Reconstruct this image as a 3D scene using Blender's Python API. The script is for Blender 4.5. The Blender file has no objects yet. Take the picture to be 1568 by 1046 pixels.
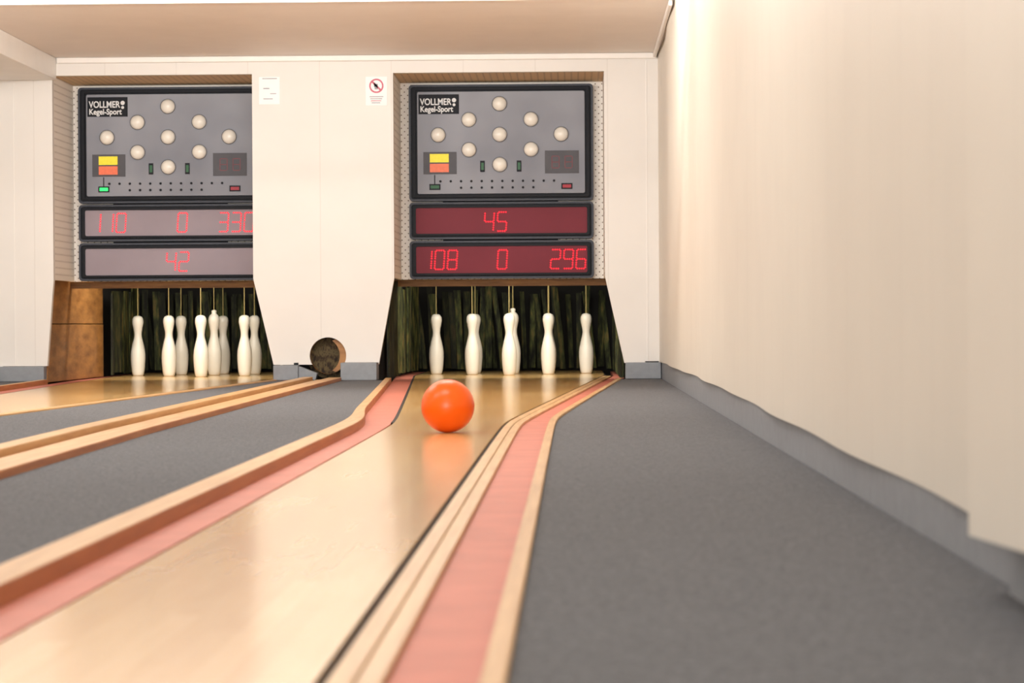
import bpy, bmesh, math, random
from mathutils import Matrix, Vector
random.seed(7)
scene = bpy.context.scene
try:
    scene.view_settings.view_transform = 'Standard'
    scene.view_settings.look = 'None'
except Exception: pass

def lin(c):
    c = c/255.0
    return c/12.92 if c <= 0.04045 else ((c+0.055)/1.055)**2.4
def rgb(r,g,b): return (lin(r),lin(g),lin(b),1.0)

# ------------------------------------------------------------------ materials
class NT:
    def __init__(s, name):
        s.m = bpy.data.materials.new(name); s.m.use_nodes=True
        s.t = s.m.node_tree; s.b = s.t.nodes['Principled BSDF']
    def n(s, typ, **kw):
        nd = s.t.nodes.new(typ)
        for k,v in kw.items(): setattr(nd,k,v)
        return nd
    def l(s,a,b): s.t.links.new(a,b)
    def math(s, op, a, b=None, c=None):
        nd = s.n('ShaderNodeMath', operation=op)
        for i,v in enumerate((a,b,c)):
            if v is None: continue
            if isinstance(v,(int,float)): nd.inputs[i].default_value=v
            else: s.l(v, nd.inputs[i])
        return nd.outputs[0]
    def noise(s, vec, scale, detail=3, rough=.5):
        nd = s.n('ShaderNodeTexNoise'); nd.inputs['Scale'].default_value=scale
        nd.inputs['Detail'].default_value=detail; nd.inputs['Roughness'].default_value=rough
        if vec is not None: s.l(vec, nd.inputs['Vector'])
        return nd.outputs['Fac']
    def coord(s, scale=(1,1,1)):
        tc = s.n('ShaderNodeTexCoord'); mp = s.n('ShaderNodeMapping')
        s.l(tc.outputs['Object'], mp.inputs[0]); mp.inputs['Scale'].default_value=scale
        return mp.outputs[0]
    def ramp(s, fac, stops, interp='LINEAR'):
        r = s.n('ShaderNodeValToRGB'); r.color_ramp.interpolation=interp
        e = r.color_ramp.elements
        while len(e)<len(stops): e.new(.5)
        for i,(p,c) in enumerate(stops): e[i].position=p; e[i].color=c
        s.l(fac, r.inputs[0]); return r.outputs[0]
    def mix(s, fac, a, b, mode='MIX'):
        m = s.n('ShaderNodeMix', data_type='RGBA', blend_type=mode)
        for v,i in ((fac,0),(a,6),(b,7)):
            if isinstance(v,(int,float)): m.inputs[i].default_value=v
            elif isinstance(v,tuple): m.inputs[i].default_value=v
            else: s.l(v,m.inputs[i])
        return m.outputs[2]
    def bump(s, h, strength=.3, dist=.002):
        b = s.n('ShaderNodeBump'); b.inputs['Strength'].default_value=strength
        b.inputs['Distance'].default_value=dist; s.l(h,b.inputs['Height'])
        s.l(b.outputs[0], s.b.inputs['Normal'])
    def set(s, col=None, rough=None, metal=None, spec=None, coat=None):
        if col is not None:
            if isinstance(col,tuple): s.b.inputs['Base Color'].default_value=col
            else: s.l(col,s.b.inputs['Base Color'])
        if rough is not None: s.b.inputs['Roughness'].default_value=rough
        if metal is not None: s.b.inputs['Metallic'].default_value=metal
        if spec is not None: s.b.inputs['Specular IOR Level'].default_value=spec
        if coat is not None: s.b.inputs['Coat Weight'].default_value=coat
        return s.m

def simple(name, c, rough=.5, var=.08, scale=20, bump=0, **kw):
    s = NT(name); v = s.coord(); f = s.noise(v, scale)
    dark = tuple(x*(1-var) for x in c[:3])+(1,); light = tuple(min(1,x*(1+var)) for x in c[:3])+(1,)
    s.set(s.ramp(f,[(.3,dark),(.7,light)]), rough, **kw)
    if bump: s.bump(f,bump,.002)
    return s.m
def emis(name, c, st, base=None, spec=.5):
    s = NT(name); v=s.coord(); f=s.noise(v,60)
    s.set(s.ramp(f,[(.2,tuple(x*.8 for x in (base or c)[:3])+(1,)),(.8,(base or c))]), .5, spec=spec)
    s.b.inputs['Emission Color'].default_value=c; s.b.inputs['Emission Strength'].default_value=st
    return s.m

def wall_mat(name, c, axis, spacing):
    s = NT(name); tc=s.n('ShaderNodeTexCoord'); sp=s.n('ShaderNodeSeparateXYZ'); s.l(tc.outputs['Object'],sp.inputs[0])
    f = s.math('FRACT', s.math('MULTIPLY', sp.outputs[axis], 1/spacing))
    g = s.math('COMPARE', f, .5, .008)
    n = s.noise(tc.outputs['Object'],3)
    base = s.ramp(n,[(.3,tuple(x*.96 for x in c[:3])+(1,)),(.7,c)])
    s.set(s.mix(s.math('MULTIPLY',g,.12), base, rgb(150,135,120)), .45, spec=.35)
    n2 = s.noise(tc.outputs['Object'],90)
    s.bump(s.math('SUBTRACT', s.math('MULTIPLY',n2,.05), g), .25, .002)
    return s.m
M_wall = wall_mat('wall_paint_panels', rgb(231,227,222), 0, .42)
M_wallr = wall_mat('wall_side_panels', rgb(232,226,215), 1, .33)
M_ceil = simple('ceiling_paint', rgb(246,239,234), .6, .02, 4)
M_trim = simple('white_trim', rgb(238,234,229), .4, .02, 8)

def lane_mat():
    s = NT('lane_varnished_wood'); tc=s.n('ShaderNodeTexCoord'); sp=s.n('ShaderNodeSeparateXYZ'); s.l(tc.outputs['Object'],sp.inputs[0])
    px = s.math('FLOOR', s.math('MULTIPLY', sp.outputs[0], 1/.032))
    w1=s.n('ShaderNodeTexWhiteNoise', noise_dimensions='1D'); s.l(px,w1.inputs['W'])
    yy = s.math('FLOOR', s.math('ADD', s.math('MULTIPLY', sp.outputs[1], .8), s.math('MULTIPLY', w1.outputs[0], 7)))
    cb=s.n('ShaderNodeCombineXYZ'); s.l(px,cb.inputs[0]); s.l(yy,cb.inputs[1])
    w2=s.n('ShaderNodeTexWhiteNoise', noise_dimensions='2D'); s.l(cb.outputs[0],w2.inputs['Vector'])
    base = s.ramp(w2.outputs[0],[(0,rgb(214,169,101)),(.5,rgb(221,178,110)),(1,rgb(228,187,121))])
    mp=s.n('ShaderNodeMapping'); mp.inputs['Scale'].default_value=(60,2.5,1); s.l(tc.outputs['Object'],mp.inputs[0])
    g = s.noise(mp.outputs[0],1.5,5,.6)
    c2 = s.mix(s.math('MULTIPLY',g,.36), base, rgb(186,126,58))
    mp2=s.n('ShaderNodeMapping'); mp2.inputs['Scale'].default_value=(3,.6,1); s.l(tc.outputs['Object'],mp2.inputs[0])
    g2=s.noise(mp2.outputs[0],2,2)
    c3 = s.mix(s.ramp(g2,[(.45,(0,0,0,1)),(.75,(.35,.35,.35,1))]), c2, rgb(240,213,158))
    s.set(c3,.23,coat=.4,spec=.45); s.b.inputs['Coat Roughness'].default_value=.14
    s.bump(g,.05,.001)
    return s.m
M_lane=lane_mat()
def wood(name,c1,c2,rough=.4,sc=(40,2,40)):
    s=NT(name); v=s.coord(sc); g=s.noise(v,1.5,4,.6)
    s.set(s.ramp(g,[(.3,c1),(.7,c2)]),rough); s.bump(g,.1,.001); return s.m
M_strip=wood('light_wood_strip', rgb(194,150,98), rgb(219,180,128),.4)
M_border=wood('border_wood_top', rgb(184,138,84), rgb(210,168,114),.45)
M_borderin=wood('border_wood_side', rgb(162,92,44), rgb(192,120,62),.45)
M_pink=simple('gutter_red_paint', rgb(200,118,98), .55, .08, 9,spec=.35)
M_seam=simple('black_seam', rgb(38,30,24), .8,.3,40)
M_tanwall=wood('pit_side_wood', rgb(126,80,36), rgb(184,130,70),.5,(2,3,12))
M_lintel=wood('lintel_wood', rgb(120,84,48), rgb(160,118,70),.6,(4,20,40))
def carpet_mat():
    s=NT('grey_carpet'); v=s.coord(); f=s.noise(v,260,2,.7); f3=s.noise(v,90,3,.7); f2=s.noise(v,1.7,3)
    ff=s.math('ADD',s.math('MULTIPLY',f,.62),s.math('MULTIPLY',f3,.38))
    a=s.ramp(ff,[(.35,rgb(76,77,80)),(.5,rgb(108,109,112)),(.65,rgb(142,143,146))])
    s.set(s.mix(s.math('MULTIPLY',f2,.25),a,rgb(92,92,94)),.95,spec=.1); s.bump(ff,.35,.002); return s.m
M_carpet=carpet_mat()
M_base=simple('grey_baseboard', rgb(138,142,148), .6,.06,30,.1)
M_dark=simple('dark_pit', rgb(22,20,16), .9,.2,6)
def curtain_mat(name,stops,dk,rnd=.7,sc=(22,22,9)):
    s=NT(name); geo=s.n('ShaderNodeNewGeometry'); tc=s.n('ShaderNodeTexCoord')
    mp=s.n('ShaderNodeMapping'); mp.inputs['Scale'].default_value=sc; s.l(tc.outputs['Object'],mp.inputs[0])
    cmb=s.n('ShaderNodeVectorMath',operation='ADD'); s.l(mp.outputs[0],cmb.inputs[0]); 
    c2=s.n('ShaderNodeCombineXYZ'); s.l(s.math('MULTIPLY',geo.outputs['Random Per Island'],40),c2.inputs[1]); s.l(c2.outputs[0],cmb.inputs[1])
    f=s.noise(cmb.outputs[0],1.3,4,.6)
    a=s.ramp(f,stops)
    b=s.mix(s.math('MULTIPLY',geo.outputs['Random Per Island'],rnd),a,dk)
    s.set(b,.7,spec=.25); return s.m
M_curt=curtain_mat('mottled_rubber_curtain',[(.34,rgb(20,20,13)),(.46,rgb(50,54,30)),(.56,rgb(82,88,46)),(.66,rgb(128,110,60)),(.8,rgb(76,60,34))],rgb(22,22,15),.85,(24,24,5))
M_port=curtain_mat('worn_brown_flap',[(.34,rgb(36,28,20)),(.45,rgb(72,56,36)),(.55,rgb(102,88,58)),(.65,rgb(54,44,32)),(.8,rgb(80,54,30))],rgb(40,34,28),.2,(30,30,20))
def peg(name,c,dot):
    s=NT(name); tc=s.n('ShaderNodeTexCoord'); sp=s.n('ShaderNodeSeparateXYZ'); s.l(tc.outputs['Object'],sp.inputs[0])
    u=s.math('MULTIPLY',s.math('ADD',sp.outputs[0],sp.outputs[1]),1/.04)
    v=s.math('MULTIPLY',s.math('ADD',sp.outputs[2],sp.outputs[1]),1/.04)
    def grid(off):
        fu=s.math('SUBTRACT',s.math('FRACT',s.math('ADD',u,off)),.5); fv=s.math('SUBTRACT',s.math('FRACT',s.math('ADD',v,off)),.5)
        d=s.math('ADD',s.math('MULTIPLY',fu,fu),s.math('MULTIPLY',fv,fv)); return s.math('LESS_THAN',d,.010)
    k=s.math('MAXIMUM',grid(0),grid(.5))
    s.set(s.mix(k,c,dot),.6); return s.m
M_peg=peg('perforated_panel',rgb(250,244,236),rgb(130,110,92))
M_pegtan=peg('perforated_soffit',rgb(222,194,152),rgb(100,74,50))
M_black=simple('black_plastic', rgb(34,36,42), .5,.1,30,spec=.12)
M_frame2=simple('frame_rim', rgb(66,70,80), .45,.1,30,spec=.2)
def panelgrey(name,a,b):
    s=NT(name); tc=s.n('ShaderNodeTexCoord'); f=s.noise(tc.outputs['Object'],2.2,2)
    s.set(s.ramp(f,[(.3,a),(.7,b)]),.45,spec=.3); return s.m
M_panel=panelgrey('brushed_grey_panel',rgb(124,127,138),rgb(154,157,167))
M_plate=simple('grey_plate', rgb(88,88,94), .5,.05,spec=.2)
M_bulb=simple('bulb_glass', rgb(244,240,230), .25,.03,12)
M_yellow=emis('yellow_lamp',rgb(236,220,40),.25); M_orange=emis('orange_lamp',rgb(228,110,72),.25)
M_green=emis('green_lamp',rgb(20,90,50),.1); M_greenon=emis('green_lamp_lit',rgb(40,230,110),1.2)
M_redl=emis('red_lamp',rgb(150,20,40),.3)
M_led=emis('red_led',rgb(255,36,50),1.8,spec=.1)
M_leddim=emis('dim_led',rgb(110,50,60),.05)
M_dispR=simple('dark_red_display', rgb(122,48,60), .5,.06,3,spec=.15)
M_dispL=simple('pale_display', rgb(158,147,156), .5,.06,3,spec=.15)
M_paper=simple('paper', rgb(248,247,248), .6,.01)
M_pinkink=simple('pink_ink', rgb(206,110,130), .6,.02)
M_greyink=simple('grey_ink', rgb(150,146,156), .6,.02)
M_text=emis('white_print',rgb(230,230,230),.1)
M_pin=simple('pin_plastic', rgb(236,229,213), .35,.02,10)
M_cord=simple('pin_cord', rgb(176,158,100), .8,.1,40)
M_ball=simple('orange_ball', rgb(240,94,0), .34,.03,6,spec=.4)

# ------------------------------------------------------------------ geometry helpers
def obj_from(name, verts, faces, mats, fm=None, parent=None, smooth=False, bevel=0, seg=2):
    me=bpy.data.meshes.new(name); me.from_pydata(verts,[],faces)
    for m in mats: me.materials.append(m)
    bm=bmesh.new(); bm.from_mesh(me); bmesh.ops.recalc_face_normals(bm,faces=bm.faces); 
    bm.to_mesh(me); bm.free()
    if fm:
        for p,i in zip(me.polygons,fm): p.material_index=i
    if smooth:
        for p in me.polygons: p.use_smooth=True
    o=bpy.data.objects.new(name,me); scene.collection.objects.link(o)
    if parent: o.parent=parent
    if bevel:
        b=o.modifiers.new('bev','BEVEL'); b.width=bevel; b.segments=seg; b.limit_method='ANGLE'
    return o
class MB:
    """mesh builder: many boxes / prisms into one mesh"""
    def __init__(s): s.v=[]; s.f=[]; s.m=[]
    def box(s,x0,x1,y0,y1,z0,z1,m=0):
        k=len(s.v); s.v+=[(x,y,z) for z in (z0,z1) for y in (y0,y1) for x in (x0,x1)]
        for q in ((0,2,3,1),(4,5,7,6),(0,1,5,4),(2,6,7,3),(0,4,6,2),(1,3,7,5)):
            s.f.append(tuple(k+i for i in q)); s.m.append(m)
    def prism(s,pts,y0,y1,m=0):   # pts in XZ, extruded along Y
        k=len(s.v); n=len(pts)
        s.v+=[(x,y0,z) for x,z in pts]+[(x,y1,z) for x,z in pts]
        s.f.append(tuple(range(k,k+n))); s.m.append(m)
        s.f.append(tuple(range(k+2*n-1,k+n-1,-1))); s.m.append(m)
        for i in range(n):
            j=(i+1)%n; s.f.append((k+i,k+j,k+n+j,k+n+i)); s.m.append(m)
    def strip(s,fl,fr,z0,z1,ys,m=0,ml=None,mr=None):
        k=len(s.v); zz0=z0 if callable(z0) else (lambda y:z0); zz1=z1 if callable(z1) else (lambda y:z1)
        for y in ys:
            a,b=fl(y),fr(y); s.v+=[(a,y,zz0(y)),(b,y,zz0(y)),(b,y,zz1(y)),(a,y,zz1(y))]
        n=len(ys)
        for i in range(n-1):
            p=k+4*i;q=p+4
            for (a,b),mm in (((0,1),m),((1,2),m if mr is None else mr),((2,3),m),((3,0),m if ml is None else ml)):
                s.f.append((p+a,p+b,q+b,q+a)); s.m.append(mm)
        s.f.append((k,k+1,k+2,k+3)); s.m.append(m)
        e=k+4*(n-1); s.f.append((e+3,e+2,e+1,e)); s.m.append(m)
    def make(s,name,mats,**kw): return obj_from(name,s.v,s.f,mats,s.m,**kw)
def empty(name,loc=(0,0,0)):
    e=bpy.data.objects.new(name,None); e.empty_display_size=.1; e.location=loc; scene.collection.objects.link(e); return e
def rng(a,b,n): return [a+(b-a)*i/(n-1) for i in range(n)]

H=.32; YW=14.1; YB=14.62; F=3702.0; ZC=1.905
YS=rng(.6,17.2,130)

# ------------------------------------------------------------------ lanes
def soft(y,k0=8.0,k=.35):
    t=y-k0
    return math.sqrt(t*t+k*k)/2+t/2   # smooth ramp
def hw(y): return .175+.057*min(soft(y),7.7)
def sst(y,a,b):
    t=min(1,max(0,(y-a)/(b-a))); return t*t*(3-2*t)
def gL(y): return .080+.045*sst(y,7.3,9.0)     # left gutter outer offset
def LBf(y): return .138+.022*sst(y,7.3,9.0)    # left kerb outer offset
LANES=[(-.41,'bowling_lane'),(-2.41,'bowling_lane.001')]
RB=.176; LIM=.733
for cx,nm in LANES:
    e=empty(nm)
    b=MB(); b.strip(lambda y:cx-hw(y), lambda y:cx+hw(y), -.03,0,YS); b.make('running_surface',[M_lane],parent=e)
    b=MB(); b.strip(lambda y:cx+hw(y)+.0005, lambda y:cx+hw(y)+.011, -.03,-.006,YS)
    ysf=[y for y in YS if y>8]
    b.strip(lambda y:cx-hw(y)-.012, lambda y:cx-hw(y)-.0005, -.03,-.0005,ysf)
    b.make('edge_seam',[M_seam],parent=e)
    b=MB(); b.strip(lambda y:cx+hw(y)+.0115, lambda y:cx+hw(y)+.036, -.03,.002,[y for y in YS if y<15.3])
    b.strip(lambda y:cx+hw(y)+.0375, lambda y:cx+hw(y)+.062, -.03,.001,[y for y in YS if y<15.3])
    b.make('edge_strip',[M_strip],parent=e,bevel=.002)
    b=MB()
    b.strip(lambda y:cx+hw(y)+.0625, lambda y:cx+min(LIM,hw(y)+.152), -.03,-.008,YS)
    b.strip(lambda y:cx-min(LIM,hw(y)+gL(y)), lambda y:cx-hw(y)-.0125, -.03,-.004,YS)
    b.make('gutter',[M_pink],parent=e)
    yk=[y for y in YS if y<14.0]
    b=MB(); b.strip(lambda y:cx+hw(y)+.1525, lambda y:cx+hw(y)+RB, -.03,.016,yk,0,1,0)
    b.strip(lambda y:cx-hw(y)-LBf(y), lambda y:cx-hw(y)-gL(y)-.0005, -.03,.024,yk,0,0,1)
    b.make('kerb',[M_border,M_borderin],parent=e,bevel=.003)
def railR(y): 
    return -1.15-.03*min(max(y-4,0),3)-.013*max(y-7,0)
def railL(y): return railR(y)-.222
e=empty('ball_return_track')
yr=[y for y in YS if y<13.9]
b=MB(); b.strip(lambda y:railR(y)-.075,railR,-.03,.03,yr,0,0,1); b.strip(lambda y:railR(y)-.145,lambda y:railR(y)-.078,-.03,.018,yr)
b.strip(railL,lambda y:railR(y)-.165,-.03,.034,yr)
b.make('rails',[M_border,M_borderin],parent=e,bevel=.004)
b=MB(); b.strip(lambda y:railR(y)-.164,lambda y:railR(y)-.146,-.03,.004,yr); b.make('groove',[M_borderin],parent=e)
# carpet + floor
yc=[y for y in YS if y<YW-.02]
b=MB()
b.strip(lambda y:LANES[0][0]+hw(y)+RB+.0005, lambda y:.514, -.03,.008,yc)
b.strip(lambda y:railR(y)+.0005, lambda y:LANES[0][0]-hw(y)-LBf(y)-.0005,-.03,.010,yc)
b.strip(lambda y:LANES[1][0]+hw(y)+RB+.0005, lambda y:railL(y)-.0005,-.03,.010,yc)
b.strip(lambda y:-3.99, lambda y:LANES[1][0]-hw(y)-LBf(y)-.0005,-.03,.010,yc)
b.make('carpet',[M_carpet])
b=MB(); b.box(-4.1,.7,-1.5,17.4,-.08,-.031); b.make('floor',[M_dark])

# ------------------------------------------------------------------ front wall with openings
def arc(cx,cz,r,a0,a1,n=28): return [(cx+r*math.cos(a0+(a1-a0)*i/(n-1)),cz+r*math.sin(a0+(a1-a0)*i/(n-1))) for i in range(n)]
HX,HZ,HR=-1.431,.152,.107
zt,zm,zb=1.80,.605,.10
aa=math.asin((HZ-zb)/HR)
b=MB()
b.prism([(-4,zt),(.53,zt),(.53,ZC),(-4,ZC)],YW,YW+.04)
b.prism([(-4,zb),(-3.08,zb),(-3.04,zm),(-3.04,zt),(-4,zt)],YW,YW+.04)
b.prism([(-1.75,zb)]+arc(HX,HZ,HR,math.pi+aa,-aa)+[(-1.133,zb),(-1.04,zm),(-1.04,zt),(-1.866,zt),(-1.866,zm)],YW,YW+.04)
b.prism([(.30,zb),(.53,zb),(.53,zt),(.19,zt),(.19,zm)],YW,YW+.04)
b.make('wall_front',[M_wall])
b=MB()
b.box(-4,-3.09,YW-.05,YW+.03,.010,.098)
b.box(-1.745,-1.60,YW-.06,YW+.03,.010,.098)
b.prism([(-1.60,.01),(-1.50,.01),(-1.49,.05),(-1.60,.092)],YW-.045,YW+.03)
b.box(-1.345,-1.135,YW-.14,YW+.03,.010,.112)
b.box(.305,.512,YW-.05,YW+.03,.008,.103)
b.make('baseboard_front',[M_base],bevel=.004)
b=MB(); b.box(-1.625,-1.60,YW-.055,YW-.03,.099,.112); b.box(.42,.50,YW-.04,YW-.02,.104,.110); b.make('baseboard_latch',[M_black],bevel=.002)
# ball return port
b=MB(); b.prism(arc(HX,HZ,HR+.03,0,2*math.pi,40)[:-1],YW+.10,YW+.11)
port=b.make('ball_return_port',[M_port])
b=MB()
c1=arc(HX,HZ,HR+.002,0,2*math.pi,40)[:-1]; n=len(c1)
b.v=[(x,YW+.041,z) for x,z in c1]+[(x,YW+.099,z) for x,z in c1]
b.f=[(i,(i+1)%n,n+(i+1)%n,n+i) for i in range(n)]; b.m=[0]*n
b.prism(arc(HX,HZ,HR-.001,-1.15,1.15,20)+arc(HX-.04,HZ,HR,.95,-.95,20),YW+.03,YW+.09)
b.make('port_sleeve',[M_tanwall],parent=port)

# recesses + pits
for (cx,nm),(ox0,ox1),li in zip(LANES,((-1.04,.19),(-3.04,-1.866)),(0,1)):
    b=MB()
    b.box(ox0-.02,ox0-.001,YW+.041,YB+.15,zm-.0,zt+.02,0)
    b.box(ox1+.001,ox1+.02,YW+.041,YB+.15,zm-.0,zt+.02,0)
    b.box(ox0-.0,ox1+.0,YB+.075,YB+.10,zm,zt,0)
    b.box(ox0,ox1,YW+.041,YB+.129,zt+.001,zt+.02,1)
    b.make('perforated_lining',[M_peg,M_pegtan])
    b=MB(); b.box(cx-.74,cx+.74,YB+.20,YB+.24,.565,.605); b.make('lintel_board',[M_lintel])
    xl,xr=cx-.735,cx+.735
    b=MB(); b.box(xr,xr+.03,YW+.06,17.25,-.03,1.2); b.make('wall_pit_side_right',[M_dark])
    b=MB()
    if li==0: b.box(xl-.03,xl,YW+.06,17.25,-.03,1.2)
    else: b.box(xl-.035,xl-.006,YW+.05,17.25,-.03,1.2)
    b.make('wall_pit_side_left',[M_dark])
    b=MB(); b.box(xl,xr,YB+.25,17.25,1.2,1.23); b.make('ceiling_pit',[M_dark])
    if li==1:
        xs=-3.09
        b=MB(); b.box(xs-.03,xs,YW+.05,15.85,.002,.345); b.box(xs-.03,xs-.002,YW+.05,15.85,.35,.62)
        b.make('side_boarding',[M_tanwall],bevel=.003)
    b=MB()
    def slat(x,y,dx,dy,w,z0,z1,lean):
        L=math.hypot(dx,dy); dx/=L;dy/=L; k=len(b.v)
        t=random.uniform(-.35,.35); ux,uy=dx*math.cos(t)-dy*math.sin(t),dx*math.sin(t)+dy*math.cos(t)
        nx,ny=-uy*.006,ux*.006
        for z,off in ((z0,0),((z0+z1)/2,lean*.4),(z1,lean)):
            for sx,sn in ((-1,-1),(1,-1),(1,1),(-1,1)):
                b.v.append((x+off*dx+ux*sx*w/2+nx*sn, y+off*dy+uy*sx*w/2+ny*sn, z))
        for a in (0,4):
            for i in range(4):
                j=(i+1)%4; b.f.append((k+a+i,k+a+j,k+a+4+j,k+a+4+i)); b.m.append(0)
        b.f.append((k+8,k+9,k+10,k+11)); b.m.append(0)
    x=xl+.06
    while x<xr-.03:
        slat(x,17.1+random.uniform(-.05,.04),1,0,random.uniform(.03,.052),random.uniform(.01,.03),random.uniform(.54,.60),random.uniform(-.07,.02))
        x+=random.uniform(.038,.058)
    y=14.3 if li==0 else 15.85
    xs=xl+.04 if li==0 else -3.05
    while y<17.1:
        slat(xs+random.uniform(-.01,.02),y,0.05,1,random.uniform(.08,.13),random.uniform(.01,.03),random.uniform(.54,.60),random.uniform(-.03,.05))
        y+=random.uniform(.13,.19)
    y=14.3
    while y<17.1:
        slat(xr-.03,y,0,1,random.uniform(.06,.1),.01,random.uniform(.54,.60),random.uniform(-.03,.05)); y+=random.uniform(.09,.14)
    b.make('pit_curtain',[M_curt])
    ld=bpy.data.lights.new('pit_lamp','AREA'); ld.shape='RECTANGLE'; ld.size=1.2; ld.size_y=.12; ld.energy=19; ld.color=(1,.95,.86)
    lo=bpy.data.objects.new('pit_lamp',ld); lo.location=(cx,YB+.36,.95); lo.rotation_euler=(math.radians(50),0,0); scene.collection.objects.link(lo)
b=MB(); b.box(-4.1,.7,17.3,17.35,-.03,1.9); b.make('wall_back',[M_dark])

# ------------------------------------------------------------------ right wall
def wavy(y): return .506+.0035*math.sin(y*1.9+.6)+.0045*math.sin(y*3.9)
def zbot(y):
    t=(y-3)/11.0; return .076+.030*min(1,max(0,t*1.9))+.0012*math.sin(y*2.6)
ywl=rng(2.80,YW+.04,170)
b=MB(); b.strip(wavy,lambda y:.56,zbot,2.7,ywl)
b.strip(lambda y:.452,lambda y:.56,lambda y:.098-.02*(y-2.2)/.55 if y>2.2 else .098,2.7,rng(-1.5,2.78,14))
b.make('wall_right',[M_wallr],smooth=False)
b=MB(); b.strip(lambda y:.5165,lambda y:.56,-.03,lambda y:zbot(y)-.001,ywl)
b.strip(lambda y:.500,lambda y:.56,-.03,lambda y:.072,rng(-1.5,2.79,4))
b.make('baseboard_right',[M_base])
b=MB(); b.box(-4.1,-4,-1.5,YW+.04,-.03,2.7); b.make('wall_left',[M_wallr])
b=MB(); b.box(-4.1,.56,11.8,YW+.04,ZC,ZC+.04)
b.box(-4.1,.56,11.76,11.8,ZC-.004,2.7)
b.box(-4.1,.56,-1.5,11.8,2.7,2.74); b.make('ceiling',[M_ceil])
b=MB(); b.box(-4,-3.015,11.8,YW,1.775,ZC-.001); b.make('ceiling_beam',[M_trim],bevel=.004)
b=MB(); b.box(-3.01,.50,YW-.02,YW,ZC-.035,ZC-.001); b.make('trim_1',[M_trim],bevel=.005)
b=MB(); b.box(.476,.4955,11.8,YW-.02,ZC-.03,ZC-.001); b.make('trim_2',[M_trim],bevel=.006)
b=MB(); b.box(-4,.495,11.735,11.76,ZC-.006,ZC+.02); b.make('trim_3',[M_trim],bevel=.003)
b=MB(); b.box(.432,.438,YW-.004,YW,.11,1.86); b.box(-3.27,-3.264,YW-.004,YW,.11,1.76); b.make('trim_4',[M_trim])

# ------------------------------------------------------------------ score boards
SEG={'0':'abcdef','1':'bc','2':'abged','3':'abgcd','4':'fgbc','5':'afgcd','6':'afgedc','7':'abc','8':'abcdefg','9':'abcdfg'}
S=1/253.0
def rrect(x0,x1,z0,z1,r,n=6):
    p=[]
    for cx_,cz_,a in ((x1-r,z1-r,0),(x0+r,z1-r,90),(x0+r,z0+r,180),(x1-r,z0+r,270)):
        for i in range(n+1):
            t=math.radians(a+90*i/n); p.append((cx_+r*math.cos(t),cz_+r*math.sin(t)))
    return p
def ringp(b,outer_,inner_,y0,y1,m):
    n=len(outer_);k=len(b.v)
    b.v+=[(x,y1,z) for x,z in outer_]+[(x,y0,z) for x,z in outer_]+[(x,y0,z) for x,z in inner_]+[(x,y1-.002,z) for x,z in inner_]
    for i in range(n):
        j=(i+1)%n
        for a in (0,n,2*n): b.f.append((k+a+i,k+a+j,k+a+n+j,k+a+n+i)); b.m.append(m)
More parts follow.
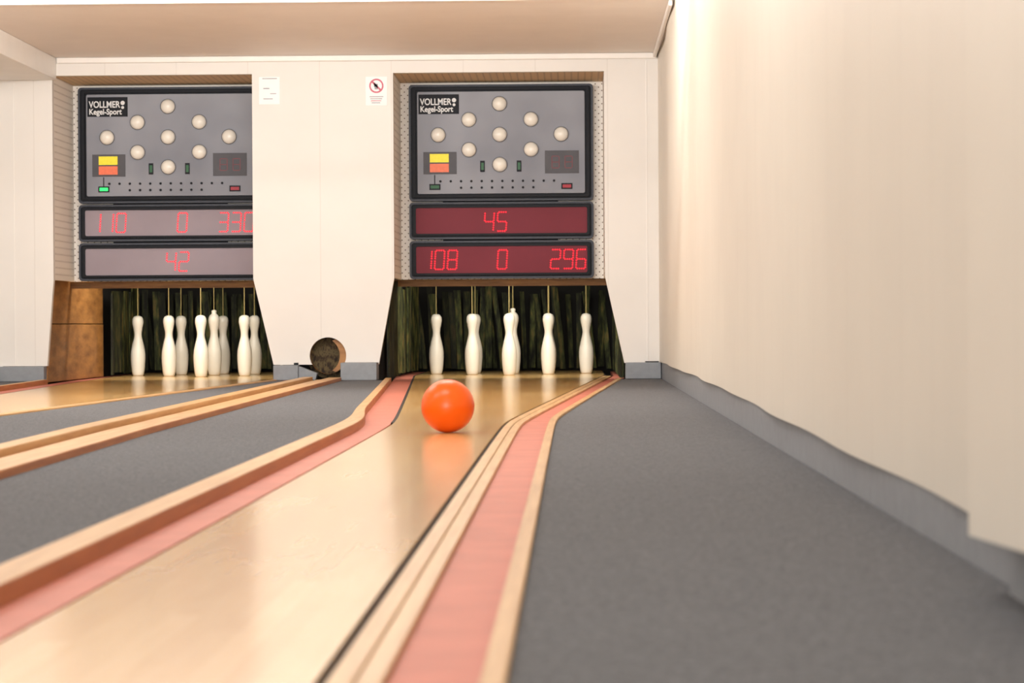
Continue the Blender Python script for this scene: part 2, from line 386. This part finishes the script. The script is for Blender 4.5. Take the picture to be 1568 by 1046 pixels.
def scoreboard(nm,left_x,zbase,rows,disp,lit):
    e=empty(nm,(left_x,YB,zbase))
    X=lambda px:(px-628)*S
    Z=lambda py:(427-py)*S
    def R(x0,x1,y0,y1): return X(x0),X(x1),Z(y1),Z(y0)
    b=MB()
    for (y0,y1) in ((130,308),(310,366.5),(369,427)):
        r=.022
        b.prism(rrect(*R(628,910,y0,y1),r),.012,.06,0)
        ringp(b,rrect(*R(628,910,y0,y1),r),rrect(*R(631,907,y0+3,y1-3),r*.75),0,.012,1)
        ringp(b,rrect(*R(634,904,y0+5.5,y1-5.5),r*.6),rrect(*R(638,900,y0+8.5,y1-8.5),r*.5),-.006,.012,0)
    b.make('housing',[M_black,M_frame2],parent=e)
    b=MB(); b.prism(rrect(*R(641,897,141,297),.01),-.002,.011,0); b.make('face_panel',[M_panel],parent=e)
    b=MB()
    b.prism(rrect(*R(636.5,901.5,317.5,359.5),.008),.002,.011,0); b.prism(rrect(*R(636.5,901.5,376.5,420),.008),.002,.011,0); b.make('display_window',[disp],parent=e)
    b=MB()
    def bx(x0,x1,y0,y1,ya,yb,m): 
        a=R(x0,x1,y0,y1); b.box(a[0],a[1],ya,yb,a[2],a[3],m)
    bx(643,705,145,175,-.006,-.002,0)
    bx(650,701,233,267,-.005,-.002,1); bx(836,888,232,267,-.005,-.002,1)
    bx(660,689,236,249,-.008,-.005,2); bx(660,689,251,264,-.008,-.005,3)
    bx(737,744,247,264,-.007,-.002,0); bx(793,800,247,264,-.007,-.002,0)
    bx(738.5,742.5,250,261,-.008,-.007,4); bx(794.5,798.5,250,261,-.008,-.007,4)
    bx(659,676,282,291,-.006,-.002,0); bx(861,878,282,291,-.006,-.002,0)
    bx(661,674,284,289,-.007,-.006,5 if lit else 4); bx(863,876,284,289,-.007,-.006,6)
    for i in range(12):
        x=676+i*15.8; 
        for yy in ((278,) if i in (0,11) else (278,288) if 2<=i<=9 else (278,)):
            a=arc(X(x),Z(yy),.0075,0,2*math.pi,11)[:-1]; b.prism(a,-.007,-.002,0)
    bx(666.5,668,268,282,-.004,-.002,0)
    for k in range(2):
        for (u0,u1,v0,v1) in ((847,857,240,241.5),(847,857,249,250.5),(847,857,258,259.5),(846,847.5,241,258),(857,858.5,241,258)):
            bx(u0+k*20,u1+k*20,v0,v1,-.006,-.005,7)
    b.make('lamps_and_plates',[M_black,M_plate,M_yellow,M_orange,M_green,M_greenon,M_redl,M_leddim],parent=e)
    b=MB()
    for (px,py) in ((767,160),(720,184),(815,184),(673,207),(767,207),(861,207),(720,230),(815,230),(767,253)):
        r=.043; n=24; 
        base=arc(X(px),Z(py),r*1.08,0,2*math.pi,n+1)[:-1]; b.prism(base,-.008,-.002,1)
        k=len(b.v); rings=6
        for q in range(rings):
            t=q/rings*math.pi/2; rr=r*math.cos(t); yy=-.008-r*.75*math.sin(t)
            b.v+=[(X(px)+rr*math.cos(2*math.pi*i/n),yy,Z(py)+rr*math.sin(2*math.pi*i/n)) for i in range(n)]
        b.v.append((X(px),-.008-r*.75,Z(py)))
        for q in range(rings-1):
            for i in range(n):
                j=(i+1)%n; b.f.append((k+q*n+i,k+q*n+j,k+(q+1)*n+j,k+(q+1)*n+i)); b.m.append(0)
        for i in range(n): b.f.append((k+(rings-1)*n+i,k+(rings-1)*n+(i+1)%n,k+rings*n)); b.m.append(0)
    o=b.make('pin_indicator_bulbs',[M_bulb,M_plate],parent=e)
    for p in o.data.polygons:
        if p.material_index==0: p.use_smooth=True
    b=MB()
    def dot(x,z,m=0): 
        b.prism(arc(x,z,.0046,0,2*math.pi,7)[:-1],-.001,.002,m)
    for txt,xc,yc in rows:
        n=len(txt); w,h,pitch=14.0,29.0,19.5
        for i,ch in enumerate(txt):
            x0=xc+(i-(n-1)/2)*pitch-w/2; y0=yc-h/2
            P={'a':((0,0),(1,0)),'b':((1,0),(1,.5)),'c':((1,.5),(1,1)),'d':((0,1),(1,1)),'e':((0,.5),(0,1)),'f':((0,0),(0,.5)),'g':((0,.5),(1,.5))}
            for sg in SEG[ch]:
                (a,bb),(c,d)=P[sg]
                for t in (.14,.38,.62,.86):
                    u=a+(c-a)*t; v=bb+(d-bb)*t
                    dot(X(x0+u*w+(1-v)*2), Z(y0+v*h))
    b.make('led_digits',[M_led],parent=e)
    for t,zz,sz in (('VOLLMER',162,.055),('Kegel-Sport',172.5,.048)):
        cu=bpy.data.curves.new('lettering','FONT'); cu.body=t; cu.size=sz; cu.offset=.0012; cu.extrude=.0005
        cu.materials.append(M_text)
        o=bpy.data.objects.new('lettering',cu); scene.collection.objects.link(o); o.parent=e
        o.location=(X(645.5),-.007,Z(zz-1)); o.rotation_euler=(math.pi/2,0,0)
        if t=='VOLLMER': o.scale=(.80,1,1)
        else: o.scale=(.86,1,1)
    b=MB(); b.prism(arc(X(697.5),Z(154),.013,0,2*math.pi,17)[:-1],-.0075,-.006,0); b.prism(arc(X(697.5),Z(161),.009,0,2*math.pi,17)[:-1],-.0075,-.006,0)
    b.make('crest',[M_text],parent=e)
    b=MB(); b.box(.2,.9,.06,.074,.1,1.1); b.make('bracket',[M_black],parent=e)
    return e
scoreboard('scoreboard',(628-877)/253.,.607,[('45',759,340),('108',673,398),('0',769,398),('296',870,398)],M_dispR,False)
scoreboard('scoreboard.001',(628-877)/253.-2.012,.607,[('110',673,338),('0',787,338),('330',870,338),('42',779,398)],M_dispL,True)

# ------------------------------------------------------------------ notices
def wx(px): return (px-877)/262.5
def wz(px,py): return .32+((499+(877-px)*.0059)-py)/262.5
def sheet(nm,x0,x1,y0,y1,kind):
    X0,X1=wx(x0),wx(x1); Z1,Z0=wz(x0,y0),wz(x0,y1); cx=(X0+X1)/2; cz=(Z0+Z1)/2
    b=MB(); b.box(X0,X1,YW-.004,YW-.0005,Z0,Z1,0)
    ya,yb=YW-.0055,YW-.004
    if kind=='no':
        c=(cx,cz+.03); o_=arc(c[0],c[1],.042,0,2*math.pi,33)[:-1]; i_=arc(c[0],c[1],.033,0,2*math.pi,33)[:-1]
        ringp(b,o_,i_,ya,yb,1)
        d=.024; t=.004; b.prism([(c[0]-d-t,c[1]+d-t),(c[0]-d+t,c[1]+d+t),(c[0]+d+t,c[1]-d+t),(c[0]+d-t,c[1]-d-t)],ya,yb,1)
        b.box(c[0]-.010,c[0]+.008,ya,yb,c[1]-.02,c[1]+.012,2); b.box(c[0]-.014,c[0]-.006,ya,yb,c[1]-.005,c[1]+.018,2)
        for k in range(4): b.box(cx-.04+.004*k,cx+.04-.006*k,ya,yb,cz-.035-k*.012,cz-.031-k*.012,2 if k!=2 else 1)
    else:
        b.box(cx-.04,cx+.045,ya,yb,Z1-.012,Z1-.008,2)
        b.box(cx-.035,cx+.0,ya,yb,cz+.01,cz+.015,2); b.box(cx+.005,cx+.04,ya,yb,cz-.02,cz-.016,2); b.box(cx-.035,cx+.02,ya,yb,cz-.05,cz-.046,2)
    b.make(nm,[M_paper,M_pinkink,M_greyink])
sheet('notice_sheet',398,430,118,160,'x')
sheet('notice_sheet.001',562,595,118,162,'no')

# ------------------------------------------------------------------ pins
prof=[(0,.0),(.032,.0),(.037,.008),(.042,.03),(.046,.07),(.0485,.11),(.0485,.14),(.046,.17),(.040,.2),(.033,.23),(.0265,.255),(.0245,.275),(.026,.295),(.031,.32),(.036,.345),(.0375,.362),(.035,.38),(.027,.394),(.014,.40),(.004,.401)]
kprof=[(r*1.02,z*1.02) for r,z in prof[:-2]]+[(.02,.408),(.015,.415),(.018,.424),(.016,.434),(.006,.438)]
def lathe(name,prof,ztop):
    n=32; v=[];f=[];m=[]
    for r,z in prof: v+=[(r*math.cos(2*math.pi*i/n),r*math.sin(2*math.pi*i/n),z) for i in range(n)]
    for q in range(len(prof)-1):
        for i in range(n):
            j=(i+1)%n; f.append((q*n+i,q*n+j,(q+1)*n+j,(q+1)*n+i)); m.append(0)
    f.append(tuple(range((len(prof)-1)*n,len(prof)*n))); m.append(0)
    k=len(v); c=6; r=.0028
    for z in (prof[-1][1]-.004,ztop): v+=[(r*math.cos(2*math.pi*i/c),r*math.sin(2*math.pi*i/c),z) for i in range(c)]
    for i in range(c): f.append((k+i,k+(i+1)%c,k+c+(i+1)%c,k+c+i)); m.append(1)
    me=bpy.data.meshes.new(name); me.from_pydata(v,[],f); me.materials.append(M_pin); me.materials.append(M_cord)
    for p,i in zip(me.polygons,m): p.material_index=i; p.use_smooth=True
    bm=bmesh.new(); bm.from_mesh(me); bmesh.ops.remove_doubles(bm,verts=bm.verts,dist=1e-6); bmesh.ops.recalc_face_normals(bm,faces=bm.faces); bm.to_mesh(me); bm.free()
    return me
mp_=lathe('bowling_pin_mesh',prof,1.19); mk=lathe('king_pin_mesh',kprof,1.19)
for cx,nm in LANES:
    for c,r in ((0,0),(-1,1),(1,1),(-2,2),(0,2),(2,2),(-1,3),(1,3),(0,4)):
        o=bpy.data.objects.new('bowling_pin',mk if (c,r)==(0,2) else mp_); scene.collection.objects.link(o)
        o.location=(cx+c*.25+(.012 if c==0 and r==2 else 0),15.62+r*.25,0.0005)

# ball
bm=bmesh.new(); bmesh.ops.create_uvsphere(bm,u_segments=64,v_segments=40,radius=.08)
me=bpy.data.meshes.new('bowling_ball'); bm.to_mesh(me); bm.free(); me.materials.append(M_ball)
for p in me.polygons: p.use_smooth=True
o=bpy.data.objects.new('bowling_ball',me); o.location=(-.376,7.25,.0802); scene.collection.objects.link(o)

# ------------------------------------------------------------------ lamps
LC=(1,.968,.925)
M_diff=emis('lamp_diffuser',rgb(255,248,238),3)
def lamp(x,y,en,sx=1.3,sy=.35):
    e=empty('ceiling_lamp',(x,y,2.7))
    b=MB(); b.box(-sx/2,sx/2,-sy/2,sy/2,-.06,-.001); b.make('housing',[M_trim],parent=e,bevel=.01)
    b=MB(); b.box(-sx/2+.03,sx/2-.03,-sy/2+.03,sy/2-.03,-.075,-.061); b.make('diffuser',[M_diff],parent=e,bevel=.004)
    ld=bpy.data.lights.new('lamp_light','AREA'); ld.shape='RECTANGLE'; ld.size=sx; ld.size_y=sy; ld.energy=en; ld.color=LC
    lo=bpy.data.objects.new('lamp_light',ld); lo.location=(0,0,-.09); scene.collection.objects.link(lo); lo.parent=e
for x,y,en in ((-.6,2.5,23),(-.9,6,33),(-2.9,6,28),(-.6,9.4,33),(-2.7,9.4,33)):
    lamp(x,y,en)
# added strip fill with invented housing: brightens front wall, scoreboards and low ceiling
e=empty('added_strip_fill',(-1.6,10.3,1.86))
b=MB(); b.box(-1.7,1.7,-.05,0,-.05,.05); b.box(-1.4,-1.38,-.03,-.01,.05,.84); b.box(1.38,1.4,-.03,-.01,.05,.84); b.make('housing',[M_trim],parent=e)
for dz,rot,en in ((-.03,96,42),(-.047,135,56)):
    ld=bpy.data.lights.new('strip_fill_light','AREA'); ld.shape='RECTANGLE'; ld.size=3.3; ld.size_y=.06; ld.energy=en; ld.color=LC
    lo=bpy.data.objects.new('strip_fill_light',ld); lo.location=(0,.035,dz); lo.rotation_euler=(math.radians(rot),0,0); scene.collection.objects.link(lo); lo.parent=e
ld=bpy.data.lights.new('front_fill_light','AREA'); ld.shape='RECTANGLE'; ld.size=4; ld.size_y=2.2; ld.energy=680; ld.color=LC  # broad softbox fill added behind the camera to light the front faces
lo=bpy.data.objects.new('front_fill_light',ld); lo.location=(-1.6,-7,1.3); lo.rotation_euler=(math.radians(90),0,0); scene.collection.objects.link(lo)
w=bpy.data.worlds.new('World'); scene.world=w; w.use_nodes=True
w.node_tree.nodes['Background'].inputs[0].default_value=(1,.97,.93,1); w.node_tree.nodes['Background'].inputs[1].default_value=.9

# ------------------------------------------------------------------ camera
cam=bpy.data.cameras.new('camera'); co=bpy.data.objects.new('camera',cam); scene.collection.objects.link(co)
cam.sensor_width=36; cam.lens=85
yaw=math.atan(93/F); pit=math.atan(24/F); roll=-.0059
co.matrix_world=Matrix.Translation((0,0,H))@Matrix.Rotation(yaw,4,'Z')@Matrix.Rotation(math.pi/2-pit,4,'X')@Matrix.Rotation(roll,4,'Z')
cam.dof.use_dof=True; cam.dof.focus_distance=11.5; cam.dof.aperture_fstop=7.5
cam.clip_start=.05
scene.camera=co
